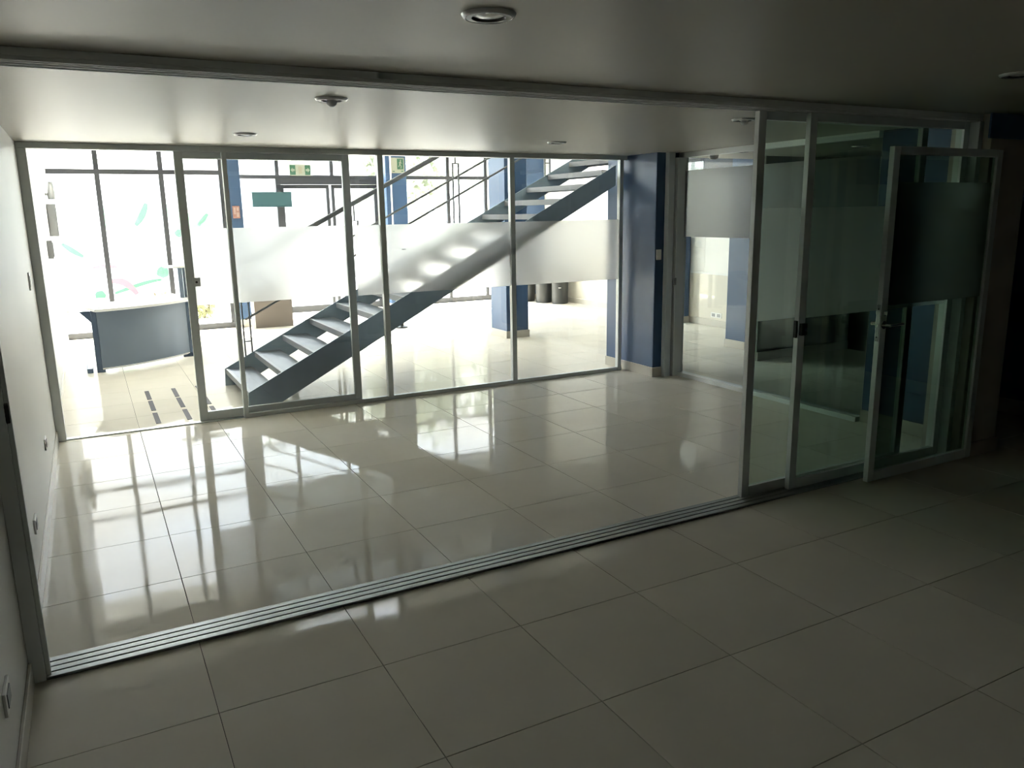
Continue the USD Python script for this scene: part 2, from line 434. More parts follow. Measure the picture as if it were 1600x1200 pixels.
for a, b in zip(xs[:-1], xs[1:]):
    for z0, z1 in ((0.09, 2.34), (2.38, 3.15), (3.20, 5.5)):
        if z0 < 1 and 3.0 < a < 4.5:
            continue
        part(w2, 'pane', box(a + 0.02, b - 0.02, GY0 + 0.026, GY0 + 0.034, z0, z1, 0.001), 'tinted_glass' if z0 > 3 else 'facade_glass')  # unseen top row dimmed to keep the hall floor from burning out
for n, (a, b, hx) in enumerate(((3.10, 3.945, 3.88), (3.99, 4.825, 4.05))):
    d = structure(f'door_{n + 1}')
    part(d, 'stile', box(a, a + 0.05, GY0 + 0.005, GY1 - 0.01, 0.01, 2.235), 'facade_frame')
    part(d, 'stile', box(b - 0.05, b, GY0 + 0.005, GY1 - 0.01, 0.01, 2.235), 'facade_frame')
    part(d, 'rail', box(a + 0.05, b - 0.05, GY0 + 0.005, GY1 - 0.01, 0.01, 0.12), 'facade_frame')
    part(d, 'rail', box(a + 0.05, b - 0.05, GY0 + 0.005, GY1 - 0.01, 2.17, 2.235), 'facade_frame')
    part(d, 'pane', box(a + 0.05, b - 0.05, GY0 + 0.026, GY0 + 0.034, 0.12, 2.17, 0.001), 'facade_glass')
    part(d, 'handle', join(rod((hx, GY0 - 0.04, 0.85), (hx, GY0 - 0.04, 1.35), 0.012), rod((hx, GY0 - 0.04, 0.9), (hx, GY0 + 0.01, 0.9), 0.008), rod((hx, GY0 - 0.04, 1.3), (hx, GY0 + 0.01, 1.3), 0.008)), 'chrome')

# ------------------------------------------------------------------ back glass partition
bp = thing('glass_partition', 'aluminium framed glass partition with a frosted band in front of the staircase', 'partition', (2.3, YB, 0))
A = 'aluminium'
part(bp, 'head_rail', box(XL, 5.055, YB - 0.04, YB + 0.06, 2.208, CE - 0.0005), A)
part(bp, 'jamb', box(XL, XL + 0.065, YB - 0.04, YB + 0.06, 0, 2.208), A)
part(bp, 'threshold', box(XL + 0.06, 1.05, YB - 0.015, YB + 0.05, 0, 0.008), A)
part(bp, 'bottom_rail', box(1.05, 5.02, YB - 0.035, YB + 0.005, 0, 0.035), A)
for x, w in ((1.07, 0.036), (2.38, 0.05), (3.70, 0.05), (4.985, 0.045)):
    part(bp, 'mullion', box(x - w / 2, x + w / 2, YB - 0.042, YB + 0.008, 0.0, 2.208), A)
for a, b in ((1.088, 2.355), (2.405, 3.675), (3.725, 4.963)):
    part(bp, 'pane', box(a, b, YB - 0.018, YB - 0.012, 0.035, 2.208, 0.001), 'clear_glass')
    f = part(bp, 'frosted_film', box(max(a, 2.12) if a < 2 else a, b, YB - 0.0215, YB - 0.0195, 0.988, 1.607, 0.0003), 'frosted_film', label='frosted white band across the glass')
part(bp, 'film_mark', box(2.552, 2.592, YB - 0.0225, YB - 0.0216, 1.378, 1.386, 0.0002), 'grey_plastic', label='tiny dark mark on the frosted band')

sd = thing('sliding_glass_door', 'sliding glass door leaf standing half open beside the reception doorway', 'door', (1.4, YB + 0.03, 0))
SY0, SY1 = YB + 0.012, YB + 0.048
part(sd, 'stile', box(0.70, 0.765, SY0, SY1, 0.01, 2.207), A)
part(sd, 'stile', box(2.05, 2.115, SY0, SY1, 0.01, 2.207), A)
part(sd, 'rail', box(0.765, 2.05, SY0, SY1, 0.01, 0.085), A)
part(sd, 'rail', box(0.765, 2.05, SY0, SY1, 2.155, 2.207), A)
part(sd, 'pane', box(0.765, 2.05, SY0 + 0.013, SY0 + 0.019, 0.085, 2.155, 0.001), 'clear_glass')
part(sd, 'frosted_film', box(0.765, 2.05, SY0 + 0.009, SY0 + 0.011, 0.988, 1.607, 0.0003), 'frosted_film', label='frosted white band across the glass')
lk = part(sd, 'lock', box(0.745, 0.805, SY0 - 0.022, SY0 + 0.001, 1.145, 1.215), 'aluminium')
part(lk, 'keyhole', rod((0.775, SY0 - 0.025, 1.18), (0.775, SY0 - 0.02, 1.18), 0.009), 'black_plastic')

# ------------------------------------------------------------------ right glass partition (runs towards the camera)
rp = thing('glass_partition', 'side glass partition with a high frosted band running from the blue column towards the sliding panels', 'partition', (XP, 5.3, 0))
part(rp, 'head_rail', box(XP - 0.03, XP + 0.04, 4.13, 6.42, 2.20, CE - 0.0005), A)
part(rp, 'bottom_rail', box(XP - 0.05, XP + 0.04, 4.13, 6.36, 0, 0.042), A)
part(rp, 'jamb', box(5.165, 5.24, 6.36, 6.42, 0, CE), A)
part(rp, 'jamb', box(5.26, XP + 0.03, 6.34, 6.415, 0, 2.20), A)
for a, b in ((5.375, 6.34), (4.13, 5.335)):
    part(rp, 'pane', box(XP, XP + 0.006, a, b, 0.045, 2.20, 0.001), 'side_glass')
    part(rp, 'frosted_film', box(XP - 0.004, XP - 0.002, a, b, 1.43, 2.075, 0.0003), 'frosted_film', label='frosted band high on the glass')
part(rp, 'mullion', box(XP - 0.014, XP + 0.024, 5.335, 5.375, 0.045, 2.20), A)
part(rp, 'lock', box(5.235, 5.265, 6.325, 6.345, 0.95, 1.02), 'aluminium_dark')

# ------------------------------------------------------------------ near sliding track and stacked panels
ft = thing('floor_track', 'grooved aluminium sliding door track crossing the tiled floor', 'door track', (1.5, YT, 0))
part(ft, 'track_bed', box(XL + 0.05, 5.10, 3.19, 3.335, 0, 0.009), 'track_rubber')
for y in (3.202, 3.243, 3.283, 3.323):
    part(ft, 'track_rib', box(XL + 0.05, 5.10, y - 0.0165, y + 0.0165, 0.004, 0.014, 0.003), 'aluminium_dark')
ht = thing('head_track', 'grey aluminium head track of the sliding panels under the ceiling', 'door track', (1.5, YT, 2.2))
part(ht, 'track_body', box(XL, 5.09, 3.195, 3.34, 2.222, CE - 0.0005), 'head_grey')
for y in (3.202, 3.236, 3.286, 3.332):
    part(ht, 'track_rib', box(XL, 5.09, y - 0.006, y + 0.006, 2.207, 2.223, 0.002), 'head_grey')
nj = thing('door_jamb', 'grey aluminium jamb on the left wall at the end of the track', 'door frame', (XL + 0.03, YT, 0))
part(nj, 'post', box(XL, XL + 0.05, 3.185, 3.34, 0, 2.206), A)
part(nj, 'stop', box(XL + 0.05, XL + 0.066, 3.20, 3.225, 0, 2.206), A)
part(nj, 'strike_plate', box(XL + 0.049, XL + 0.062, 3.185, 3.20, 1.0, 1.07), 'black_plastic')


def panel(x0, x1, yc, label, lock=False, z0=0.015, z1=2.206, film=(1.06, 1.695), name='sliding_glass_panel', category='sliding panel'):
    t = thing(name, label, category, ((x0 + x1) / 2, yc, 0))
    s, h = 0.055, 0.017
    part(t, 'stile', box(x0, x0 + s, yc - h, yc + h, z0, z1), A)
    part(t, 'stile', box(x1 - s, x1, yc - h, yc + h, z0, z1), A)
    part(t, 'rail', box(x0 + s, x1 - s, yc - h, yc + h, z0, z0 + 0.06), A)
    part(t, 'rail', box(x0 + s, x1 - s, yc - h, yc + h, z1 - 0.045, z1), A)
    part(t, 'pane', box(x0 + s, x1 - s, yc - 0.003, yc + 0.003, z0 + 0.06, z1 - 0.045, 0.001), 'green_glass')
    part(t, 'frosted_film', box(x0 + s, x1 - s, yc + 0.004, yc + 0.006, *film, 0.0003), 'frosted_film', label='frosted band across the glass')
    if lock:
        k = part(t, 'lock', box(x0 + 0.005, x0 + 0.05, yc - h - 0.022, yc - h, 0.965, 1.035), 'black_plastic')
        part(k, 'key_cylinder', rod((x0 + 0.028, yc - h - 0.03, 1.0), (x0 + 0.028, yc - h - 0.02, 1.0), 0.011), 'chrome')
        part(t, 'catch', box(x0 - 0.012, x0, yc - 0.012, yc + 0.012, 0.95, 1.05), 'black_plastic')
    return t


panel(3.275, 4.70, 3.306, 'rear sliding glass panel of the stack, its pale edge nearest the open floor')
panel(3.615, 5.04, 3.260, 'front sliding glass panel of the stack with a dark lock on its left stile', lock=True)
sj = thing('door_jamb', 'slim aluminium jamb between the stacked panels and the right pillar', 'door frame', (5.07, YT, 0))
part(sj, 'post', box(5.045, 5.09, 3.185, 3.34, 0, 2.206), A)

hd = panel(4.14, 5.18, 3.115, 'open hinged glass door with a lever handle in front of the stacked panels', z0=0.012, z1=2.03, film=(1.11, 1.83), name='hinged_glass_door', category='door')
lp = part(hd, 'lock_plate', box(4.1375, 4.1405, 3.104, 3.126, 0.90, 1.12, 0.001), 'lamp_ring')
for z in (0.925, 1.095):
    part(lp, 'screw', rod((4.136, 3.115, z), (4.139, 3.115, z), 0.005), 'black_plastic')
part(lp, 'latch', box(4.124, 4.139, 3.108, 3.122, 0.985, 1.005), 'chrome')
for s in (-1, 1):
    y = 3.115 + s * 0.017
    part(hd, 'handle', join(rod((4.168, y, 1.0), (4.168, y + s * 0.045, 1.0), 0.009), rod((4.168, y + s * 0.045, 1.0), (4.285, y + s * 0.045, 1.0), 0.009), trimesh.creation.icosphere(2, 0.0105).apply_translation((4.168, y + s * 0.045, 1.0)), rod((4.168, y, 1.0), (4.168, y + s * 0.006, 1.0), 0.024, 20)), 'chrome', smooth=40)
    part(hd, 'thumb_turn', join(rod((4.168, y, 1.07), (4.168, y + s * 0.008, 1.07), 0.016, 18), box(4.164, 4.172, y, y + s * 0.022, 1.06, 1.08)), 'chrome')
for z in (0.25, 1.75):
    part(hd, 'hinge', rod((5.19, 3.115, z - 0.05), (5.19, 3.115, z + 0.05), 0.009), 'aluminium_dark')

# ------------------------------------------------------------------ staircase
st = thing('staircase', 'dark steel open-riser staircase rising to the right behind the glass partition', 'staircase', (1.14, 7.75, 0))
RUN, RISE, X1, Z1 = 0.2965, 0.1525, 1.14, 0.172
SL = RISE / RUN
YN, YF = 7.09, 8.42
NT = 16


def zt(x):
    return 0.182 + SL * (x - 1.13) * 0.985


def stringer(y0, y1, xe):
    x0 = 1.12
    xa = 1.16
    return prism([(x0, 0.0), (1.30, 0.0), (xe, zt(xe) - 0.205), (xe, zt(xe)), (x0 + 0.01, zt(x0))], y0, y1)


XE = 5.92
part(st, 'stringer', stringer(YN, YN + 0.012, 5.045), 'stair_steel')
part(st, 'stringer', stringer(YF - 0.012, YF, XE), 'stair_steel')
for k in range(NT):
    x, z = X1 + RUN * k, Z1 + RISE * k * 0.985
    ya = 7.28 if 4.77 < x < 5.46 else YN + 0.012       # the blue column takes the place of the near stringer
    part(st, 'tread', join(box(x, x + 0.262, ya, YF - 0.012, z - 0.006, z, 0.002), box(x + 0.256, x + 0.262, ya, YF - 0.012, z - 0.05, z - 0.004, 0.001)), 'tread_steel')
    part(st, 'nosing', join(box(x - 0.003, x + 0.028, ya, YF - 0.012, z, z + 0.004, 0.0015), box(x - 0.003, x + 0.003, ya, YF - 0.012, z - 0.052, z + 0.001, 0.001)), 'nosing')
rs = 0.9
YRL = YF + 0.018
part(st, 'handrail', bar((1.36, YRL, zt(1.36) + rs), (6.1, YRL, zt(6.1) + rs), 0.05, 0.045, 0.006), 'rail_steel')
for h in (0.355, 0.565):
    part(st, 'rail_rod', rod((1.38, YRL, zt(1.38) + h), (6.0, YRL, zt(6.0) + h), 0.011, 8), 'rail_steel')
for x in (1.385, 2.59, 3.795, 5.0):
    zb = zt(x) - 0.05
    ps = [box(x + dx - 0.006, x + dx + 0.006, YRL - 0.012, YRL + 0.012, zb + 0.45 * 0 + SL * dx, zt(x) + 0.72, 0.001) for dx in (-0.035, 0.035)]
    ps += [box(x - 0.041, x + 0.041, YRL - 0.01, YRL + 0.01, z, z + 0.01, 0.001) for z in (zt(x) + 0.12, zt(x) + 0.71)]
    ps += [box(x - 0.006, x + 0.006, YRL - 0.006, YRL + 0.006, zt(x) + 0.71, zt(x) + rs - 0.01, 0.001)]
    part(st, 'rail_post', join(*ps), 'rail_steel')
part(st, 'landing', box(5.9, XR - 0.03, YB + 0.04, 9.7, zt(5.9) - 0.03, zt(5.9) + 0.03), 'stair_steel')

# ------------------------------------------------------------------ reception desk
dk = thing('reception_desk', 'grey reception desk with a curved front panel and white top', 'desk', (0.5, 10.3, 0))
base = np.array([(0.03, 9.90), (0.27, 9.97), (0.52, 10.10), (0.78, 10.29), (1.03, 10.53)])
from scipy.interpolate import CubicSpline
cs = CubicSpline([0, .25, .5, .75, 1], base)
tt = np.linspace(0, 1, 17)
front = cs(tt)
nrm = np.stack([-cs(tt, 1)[:, 1], cs(tt, 1)[:, 0]], 1)
nrm /= np.linalg.norm(nrm, axis=1, keepdims=True)       # points away from the viewer, into the desk
DT = 0.725
panel_poly = np.vstack([front, (front + 0.018 * nrm)[::-1]])
part(dk, 'front_panel', slab(panel_poly, 0.055, DT - 0.03), 'desk_grey', smooth=35)
part(dk, 'panel_foot', slab(np.vstack([front + 0.004 * nrm, (front + 0.014 * nrm)[::-1]]), 0.035, 0.055), 'white_top', label='white strip under the front panel')
out = front - 0.10 * nrm
top_poly = np.vstack([[out[0] + (-0.03, 0.0)], out, [(1.42, 10.95)], [(1.05, 11.32)], [(-0.12, 10.42)]])
part(dk, 'desk_top', slab(top_poly, DT - 0.028, DT), 'white_top')
part(dk, 'leg', box(-0.03, 0.055, 9.93, 9.99, 0, DT - 0.028, 0.004), 'desk_leg')
part(dk, 'leg', box(-0.13, -0.07, 9.95, 10.58, 0, 0.05, 0.004), 'desk_leg')
part(dk, 'bracket', prism([(-0.14, DT - 0.03), (-0.02, DT - 0.03), (-0.02, DT - 0.17)], 9.97, 9.99), 'desk_leg')
part(dk, 'leg', box(1.02, 1.06, 10.52, 10.58, 0, DT - 0.028, 0.004), 'desk_leg')
part(dk, 'foot', box(0.94, 1.06, 10.50, 10.54, 0, 0.04, 0.004), 'desk_leg')
part(dk, 'leg', box(1.09, 1.12, 10.60, 10.68, 0, DT - 0.028, 0.004), 'desk_leg')
part(dk, 'shelf_support', join(box(0.985, 1.03, 10.62, 10.70, DT, 1.10, 0.003), box(1.04, 1.10, 10.66, 10.74, DT, 1.10, 0.003)), 'desk_grey')
part(dk, 'counter_shelf', rot(box(0.86, 1.40, 10.55, 10.85, 1.10, 1.122, 0.004), 0.35, (0, 0, 1), (1.05, 10.7, 1.1)), 'white_top', label='raised white counter shelf')
solo('paper_sheet', rot(box(0.80, 1.0, 10.95, 11.24, DT + 0.0003, DT + 0.004, 0.0008), 0.3, (0, 0, 1), (0.9, 11.1, DT)), 'paper', 'stack of white paper lying on the reception desk', 'paper')
solo('card', rot(box(0.02, 0.11, 9.93, 9.99, DT, DT + 0.004, 0.0005), 0.1, (0, 0, 1), (0.05, 9.95, DT)), 'grey_plastic', 'small grey card near the left corner of the reception desk', 'card')

# ------------------------------------------------------------------ things in the hall
for ci, (x, row) in enumerate(((0.385, 'leftmost row'), (0.632, 'middle row'), (0.86, 'row beside the sliding door'))):
    for (y0, y1, w) in ((7.11, 7.53, 'nearest the doorway'), (7.63, 8.07, 'in the middle of its row'), (8.13, 8.56, 'farthest from the doorway')):
        solo('floor_strip', box(x - 0.02, x + 0.02, y0, y1, 0, 0.003, 0.001), 'floor_strip', f'dark anti-slip strip on the floor, {row}, {w}', 'floor strip', 'anti-slip strips behind the doorway')
bx = thing('cardboard_panel', 'brown board leaning at the foot of the blue column by the entrance', 'board', (2.47, 12.65, 0))
part(bx, 'sheet', rot(box(2.215, 2.79, 12.63, 12.66, 0, 0.66, 0.003), -0.06, (1, 0, 0), (2.5, 12.63, 0)), 'cardboard')
part(bx, 'edge_strip', rot(box(2.175, 2.215, 12.63, 12.66, 0, 0.66, 0.003), -0.06, (1, 0, 0), (2.5, 12.63, 0)), 'white_plastic', label='pale strip along the left edge')
prof = [(0, 0), (0.145, 0), (0.15, 0.02), (0.165, 0.55), (0.18, 0.56), (0.18, 0.60), (0.165, 0.61), (0.158, 0.60), (0.14, 0.05), (0, 0.04)]
bins = (((7.56, 13.56), 'dark grey round bin farthest left of the three by the white wall'), ((7.71, 13.17), 'dark grey round bin in the middle of the three by the white wall'), ((7.85, 12.80), 'dark grey round bin nearest of the three, with a pale tab'))
for (x, y), lab in bins:
    b = thing('waste_bin', lab, 'bin', (x, y, 0), group='dark round bins by the hall wall')
    part(b, 'body', lathe(prof, (x, y, 0)), 'bin_grey', smooth=35)
    part(b, 'lid', lathe([(0, 0.615), (0.10, 0.625), (0.172, 0.605), (0.172, 0.612), (0.10, 0.64), (0, 0.64)], (x, y, 0)), 'bin_grey', smooth=35)
    if 'nearest' in lab:
        part(b, 'tab', box(x - 0.115, x - 0.07, y - 0.158, y - 0.128, 0.30, 0.315), 'white_plastic')
    else:
        part(b, 'handle', join(box(x - 0.12, x - 0.07, y - 0.155, y - 0.12, 0.50, 0.52)), 'bin_grey')
fs = thing('floor_stand', 'small dark pedestal stand on the hall floor under the stairs', 'stand', (4.16, 11.42, 0))
part(fs, 'base', lathe([(0, 0), (0.085, 0), (0.085, 0.015), (0.03, 0.035), (0, 0.035)], (4.16, 11.42, 0), 24), 'black_plastic', smooth=35)
part(fs, 'pole', lathe([(0, 0.03), (0.028, 0.03), (0.035, 0.16), (0.022, 0.24), (0.022, 0.5), (0, 0.5)], (4.16, 11.42, 0), 20), 'black_plastic', smooth=35)

# signs
s1 = thing('exit_sign', 'cream and green emergency exit sign with two arrows above the entrance doors', 'sign', (3.45, YFB - 0.01, 2.47))
part(s1, 'board', box(3.27, 3.64, YFB - 0.014, YFB - 0.004, 2.385, 2.575), 'sign_cream')
for sx, x in ((-1, 3.325), (1, 3.585)):
    gp = part(s1, 'green_panel', box(x - 0.048, x + 0.048, YFB - 0.0165, YFB - 0.0135, 2.40, 2.56, 0.0005), 'sign_green')
    part(gp, 'arrow', prism([(x - sx * 0.035, 2.462), (x, 2.462), (x, 2.44), (x + sx * 0.038, 2.48), (x, 2.52), (x, 2.498), (x - sx * 0.035, 2.498)][::sx], YFB - 0.019, YFB - 0.0165), 'sign_cream')
part(s1, 'pictogram', join(box(3.425, 3.485, YFB - 0.0165, YFB - 0.0135, 2.42, 2.54, 0.0005)), 'sign_beige')
s2 = thing('exit_sign', 'square cream sign with a green running man on the blue column', 'sign', (5.11, 13.87, 2.55))
part(s2, 'board', box(4.985, 5.235, 13.868, 13.879, 2.425, 2.69), 'sign_cream')
g = part(s2, 'door_symbol', box(5.10, 5.215, 13.864, 13.868, 2.49, 2.67, 0.001), 'sign_green')
man = [rod((5.165, 13.8635, 2.645), (5.165, 13.8645, 2.645), 0.012), bar((5.165, 13.863, 2.63), (5.15, 13.863, 2.575), 0.002, 0.022), bar((5.15, 13.863, 2.58), (5.175, 13.863, 2.54), 0.002, 0.014), bar((5.175, 13.863, 2.54), (5.165, 13.863, 2.505), 0.002, 0.012),
       bar((5.15, 13.863, 2.58), (5.125, 13.863, 2.53), 0.002, 0.014), bar((5.163, 13.863, 2.62), (5.19, 13.863, 2.59), 0.002, 0.01), bar((5.163, 13.863, 2.62), (5.13, 13.863, 2.60), 0.002, 0.01)]
part(g, 'running_man', join(*man), 'sign_cream')
part(s2, 'arrow', box(5.01, 5.05, 13.864, 13.868, 2.448, 2.462, 0.001), 'sign_green')
part(s2, 'arrow', box(5.17, 5.21, 13.864, 13.868, 2.448, 2.462, 0.001), 'sign_green')
s3 = thing('fire_sign', 'small red and white fire sign on the blue column by the window', 'sign', (2.115, 12.91, 1.77))
part(s3, 'board', box(2.06, 2.165, 12.906, 12.919, 1.68, 1.865), 'sign_red')
part(s3, 'symbol', join(box(2.075, 2.105, 12.903, 12.907, 1.74, 1.845, 0.001), box(2.12, 2.15, 12.903, 12.907, 1.79, 1.845, 0.001), box(2.115, 2.152, 12.903, 12.907, 1.70, 1.77, 0.001)), 'sign_pink')
s4 = thing('sign_board', 'plain dark teal board hung across the entrance door frame', 'sign', (2.93, YFB - 0.02, 1.98))
part(s4, 'board', box(2.605, 3.265, YFB - 0.045, YFB - 0.02, 1.865, 2.105), 'teal_board')
part(s4, 'frame', join(box(2.60, 3.27, YFB - 0.05, YFB - 0.02, 2.095, 2.11), box(2.60, 3.27, YFB - 0.05, YFB - 0.02, 1.86, 1.875)), 'teal_board')

# fixtures on the left wall of the hall
lm = thing('wall_lamp', 'ribbed metal canister lamp high on the left wall near the front glazing', 'lamp', (XL, 11.75, 2.03))
part(lm, 'canister', lathe([(0, 0), (0.045, 0), (0.05, 0.05), (0.03, 0.19), (0.022, 0.20), (0, 0.20)], (XL + 0.07, 11.75, 1.955), 20), 'lamp_ring', smooth=35)
part(lm, 'bracket', box(XL, XL + 0.05, 11.735, 11.765, 2.0, 2.03), 'lamp_ring')
part(lm, 'cap', lathe([(0, 0), (0.028, 0), (0.028, 0.015), (0, 0.015)], (XL + 0.07, 11.75, 2.152), 20), 'grey_plastic')
pb = thing('electrical_box', 'tall grey electrical box on the left wall under the metal lamp', 'electrical box', (XL, 11.7, 1.7))
part(pb, 'body', box(XL, XL + 0.10, 11.5, 11.85, 1.50, 1.89), 'grey_plastic')
part(pb, 'cover', box(XL + 0.01, XL + 0.09, 11.49, 11.50, 1.52, 1.87), 'grey_plastic')
pb2 = thing('wall_box', 'small grey box on the left wall below the tall electrical box', 'electrical box', (XL, 10.3, 1.38))
part(pb2, 'body', box(XL, XL + 0.05, 10.15, 10.45, 1.28, 1.475), 'grey_plastic')
part(pb2, 'cover', box(XL + 0.05, XL + 0.058, 10.17, 10.43, 1.30, 1.455), 'grey_plastic')


def plate(name, x, y, z, w, h, face, label, cat, inner='rocker', n=1):
    t = thing(name, label, cat, (x, y, z))
    if face == 'x+':
        part(t, 'plate', box(x, x + 0.009, y - w / 2, y + w / 2, z - h / 2, z + h / 2, 0.003), 'white_plastic')
        for k in range(n):
            yy = y + (k - (n - 1) / 2) * w / n
            part(t, inner, box(x + 0.008, x + 0.012, yy - 0.3 * w / n, yy + 0.3 * w / n, z - 0.3 * h, z + 0.3 * h, 0.001), 'grey_plastic' if inner == 'socket' else 'white_plastic')
    elif face == 'x-':
        part(t, 'plate', box(x - 0.009, x, y - w / 2, y + w / 2, z - h / 2, z + h / 2, 0.003), 'white_plastic')
        for k in range(n):
            yy = y + (k - (n - 1) / 2) * w / n
            part(t, inner, box(x - 0.012, x - 0.008, yy - 0.3 * w / n, yy + 0.3 * w / n, z - 0.3 * h, z + 0.3 * h, 0.001), 'grey_plastic' if inner == 'socket' else 'white_plastic')
    else:
        part(t, 'plate', box(x - w / 2, x + w / 2, y - 0.009, y, z - h / 2, z + h / 2, 0.003), 'white_plastic')
        part(t, inner, box(x - 0.3 * w, x + 0.3 * w, y - 0.012, y - 0.008, z - 0.3 * h, z + 0.3 * h, 0.001), 'white_plastic')


plate('wall_outlet', XL, 5.60, 0.325, 0.11, 0.07, 'x+', 'small wall outlet on the left wall just before the back doorway', 'outlet', 'socket')
plate('wall_outlet', XL, 4.20, 0.28, 0.11, 0.07, 'x+', 'small wall outlet halfway along the left wall past the near jamb', 'outlet', 'socket')
plate('wall_outlet', XL, 2.57, 0.31, 0.12, 0.075, 'x+', 'wall outlet at the lower left corner before the near jamb', 'outlet', 'socket')
plate('light_switch', XL, 6.30, 1.29, 0.07, 0.12, 'x+', 'light switch on the left wall beside the back doorway', 'light switch')
plate('light_switch', 5.103, 6.42, 1.256, 0.062, 0.105, 'y-', 'white light switch on the dark face of the blue column', 'light switch')
plate('wall_outlet', XR - 0.006, 8.80, 0.17, 0.22, 0.075, 'x-', 'white double outlet low on the beige hall wall', 'outlet', 'socket', 2)


# ------------------------------------------------------------------ ceiling lights
def downlight(x, y, label, globe):
    t = thing('ceiling_light', label, 'ceiling light', (x, y, CE), group='round recessed ceiling lights')
    z = CE
    part(t, 'ring', lathe([(0.066, z - 0.006), (0.069, z - 0.012), (0.075, z - 0.009), (0.080, z - 0.001), (0.080, z - 0.0004), (0.066, z - 0.0004)], (x, y, 0), 48), 'lamp_ring', smooth=40)
    part(t, 'inner_ring', lathe([(0.046, z - 0.004), (0.050, z - 0.011), (0.067, z - 0.011), (0.067, z - 0.0004), (0.046, z - 0.0004)], (x, y, 0), 48), 'lamp_cup', smooth=40)
    if globe:
        part(t, 'bulb', lathe([(0, z - 0.040), (0.012, z - 0.038), (0.022, z - 0.030), (0.025, z - 0.020), (0.022, z - 0.010), (0.047, z - 0.003), (0.047, z - 0.0004), (0, z - 0.0004)], (x, y, 0), 40), 'lamp_bulb', smooth=50)
    else:
        part(t, 'lens', lathe([(0, z - 0.010), (0.025, z - 0.009), (0.046, z - 0.004), (0.047, z - 0.0004), (0, z - 0.0004)], (x, y, 0), 40), 'lamp_bulb', smooth=60)
    return t


d0 = downlight(1.10, 2.18, 'round ceiling light with a pale lens, nearest the camera before the head track', False)
d1 = downlight(1.144, 3.987, 'round ceiling light with a small globe just beyond the head track, left of centre', True)
for d, (x, y), lab in ((d0, (1.057, 5.83), 'small round ceiling light above the half open sliding door'), (d0, (3.492, 5.736), 'small round ceiling light above the upper stairs'),
                       (d1, (3.786, 3.933), 'round ceiling light with a small globe beside the top of the stacked panels'), (d0, (3.69, 2.175), 'round ceiling light at the right edge of the near ceiling'),
                       (d0, (6.49, 5.22), 'dim round ceiling light seen through the stacked glass panels'), (d0, (5.80, 6.05), 'round ceiling light seen through the side glass partition')):
    copy_of(d, (x, y, CE), lab)
SDX, SDY = 5.80, 6.44
sm = thing('smoke_detector', 'white smoke detector on the ceiling behind the side glass partition', 'smoke detector', (SDX, SDY, CE))
part(sm, 'body', lathe([(0, CE - 0.05), (0.035, CE - 0.05), (0.048, CE - 0.035), (0.052, CE - 0.012), (0.058, CE - 0.01), (0.058, CE), (0, CE)], (SDX, SDY, 0), 32), 'white_plastic', smooth=35)
part(sm, 'grille', lathe([(0.0, CE - 0.054), (0.03, CE - 0.054), (0.03, CE - 0.05), (0, CE - 0.05)], (SDX, SDY, 0), 24), 'grey_plastic')

# ------------------------------------------------------------------ outside
solo('ground', box(-40, 50, YFB + 0.2, 70, -0.3, -0.02), 'concrete', kind='structure')
solo('ground_front', box(-40, 2.1, YFA + 0.08, YFB + 0.2, -0.3, -0.021), 'concrete', kind='structure')
ow = thing('boundary_wall', 'white boundary wall with faint green and red spray paint across the street', 'wall', (0, 20, 0))
part(ow, 'masonry', box(-9, 6.2, 20.0, 20.25, -0.02, 3.0, 0.01), 'render_white')


NS = [0]


def stroke(pts, w, look):
    NS[0] += 1
    p = np.array(pts, float)
    t = np.linspace(0, 1, len(p))
    c = CubicSpline(t, p)
    s = np.linspace(0, 1, 24)
    q, d = c(s), c(s, 1)
    n = np.stack([-d[:, 1], d[:, 0]], 1)
    n /= np.linalg.norm(n, axis=1, keepdims=True) + 1e-9
    ww = w * (0.55 + 0.45 * np.sin(np.pi * s))[:, None]
    from shapely.geometry import Polygon
    poly = Polygon(np.vstack([q + n * ww / 2, (q - n * ww / 2)[::-1]])).buffer(0.002)
    ms = []
    for gg in getattr(poly, 'geoms', [poly]):
        ms.append(prism(list(gg.exterior.coords), 19.997 - 0.003 * NS[0], 20.0))
    return join(*ms)


def at_wall(px, py, Y=20.0):
    d = fw + (px - 800) / FPX * rt - (py - 600) / FPX * up
    k = Y / d[1]
    return (d[0] * k, EYE[2] + d[2] * k)


def W(*pts):
    return [at_wall(*p) for p in pts]


for pts, w, look in ((W((212, 352), (222, 336), (228, 318)), 0.13, 'paint_mint'), (W((238, 322), (255, 325), (275, 334), (298, 338)), 0.22, 'paint_pale_mint'), (W((270, 345), (290, 348), (310, 352), (328, 346)), 0.26, 'paint_pale_mint'), (W((310, 352), (318, 342), (324, 334)), 0.09, 'paint_mint'),
                    (W((97, 381), (112, 391), (130, 401)), 0.10, 'paint_mint'), (W((165, 320), (172, 340), (170, 360)), 0.35, 'paint_pale_mint'), (W((180, 458), (205, 449), (230, 441), (252, 437)), 0.07, 'paint_mint'), (W((175, 440), (195, 442), (214, 459)), 0.14, 'paint_red'), (W((275, 361), (280, 364), (285, 365)), 0.18, 'paint_mint'),
                    (W((150, 464), (156, 462), (163, 458)), 0.2, 'paint_mint'), (W((250, 432), (255, 425), (262, 421)), 0.25, 'paint_mint'), (W((145, 418), (165, 416), (182, 417)), 0.07, 'paint_red')):
    part(ow, 'paint_stroke', stroke(pts, w, look), look)


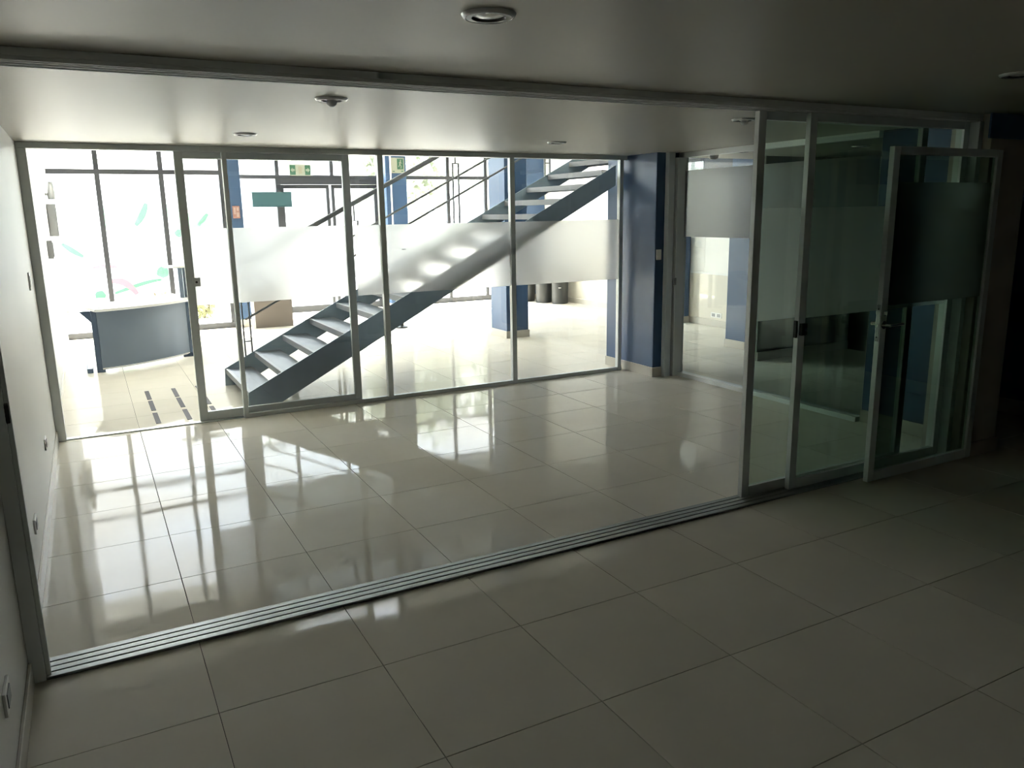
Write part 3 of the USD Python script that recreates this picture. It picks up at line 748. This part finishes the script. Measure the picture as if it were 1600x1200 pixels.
def shrub(name, x, y, h, r, n, look, label, cat, trunk=0.0, z0=-0.02):
    t = thing(name, label, cat, (x, y, z0))
    g = np.random.default_rng(int(abs(x * 100 + y * 17)))
    stems = []
    if trunk:
        stems.append(trimesh.creation.cone(radius=0.06 * h / 3, height=h * 0.9, sections=8).apply_translation((x, y, z0)))
    for k in range(7):
        a = g.uniform(0, 2 * math.pi)
        stems.append(rod((x, y, z0 + trunk * 0.8), (x + r * 0.6 * math.cos(a), y + r * 0.6 * math.sin(a), z0 + trunk + (h - trunk) * g.uniform(0.5, 0.95)), 0.012 * max(1, h / 1.5), 6))
    part(t, 'stem', join(*stems), 'bark')
    u = g.normal(size=(n, 3))
    u /= np.linalg.norm(u, axis=1, keepdims=True)
    c = u * (g.uniform(0.25, 1, (n, 1)) ** 0.5)
    c *= 1 + 0.25 * np.sin(7 * u[:, :1] + 3 * u[:, 1:2])
    pos = c * [r, r, (h - trunk) / 2] + [x, y, z0 + trunk + (h - trunk) / 2]
    s = (0.05 + 0.05 * min(h, 3)) * g.uniform(0.6, 1.3, (n, 1))
    a = g.normal(size=(n, 3)); a /= np.linalg.norm(a, axis=1, keepdims=True)
    b = np.cross(a, g.normal(size=(n, 3))); b /= np.linalg.norm(b, axis=1, keepdims=True)
    v = np.stack([pos - a * s, pos + b * s * 0.4, pos + a * s, pos - b * s * 0.4], 1).reshape(-1, 3)
    i = np.arange(n)[:, None] * 4
    f = np.vstack([i + [0, 1, 2], i + [0, 2, 3]])
    part(t, 'foliage', trimesh.Trimesh(v, f, process=False), look, kind='stuff')


for k, (x, h) in enumerate(((0.45, 0.4), (1.08, 0.55), (1.72, 0.5))):
    shrub('low_shrub', x, 14.3 + 0.2 * k, h, 0.24, 260, 'leaf_olive', ('low olive shrub outside the glass, behind the reception desk', 'low olive shrub outside the glass, between the desk and the column', 'low olive shrub outside the glass, beside the blue column')[k], 'shrub')
shrub('low_shrub', -0.75, 14.4, 0.7, 0.4, 260, 'leaf_olive', 'low olive shrub outside at the far left end of the glazing', 'shrub')
for x, y, h, lab in ((8.6, 23, 5.2, 'green street tree seen to the right of the running man sign'), (13.2, 24, 5.6, 'green street tree seen above the upper stair rail'), (6.4, 29, 6.4, 'tall green street tree seen over the entrance doors')):
    shrub('street_tree', x, y, h, h * 0.34, 2600, 'leaf_green', lab, 'tree', trunk=1.6)
hb = thing('street_building', 'pale building across the street behind the trees', 'building', (12, 32, 0))
part(hb, 'facade', box(3, 30, 32, 40, -0.02, 5.2, 0.02), 'render_white')
for i in range(6):
    wf = part(hb, 'window', box(4.5 + 4 * i, 6.3 + 4 * i, 31.95, 32.0, 1.4, 3.2), 'white_plastic')
    part(wf, 'pane', box(4.6 + 4 * i, 6.2 + 4 * i, 31.93, 31.951, 1.5, 3.1), 'facade_glass')

for p in stage.TraverseAll():
    if p.GetCustomDataByKey('_at') is not None:
        p.ClearCustomDataByKey('_at')
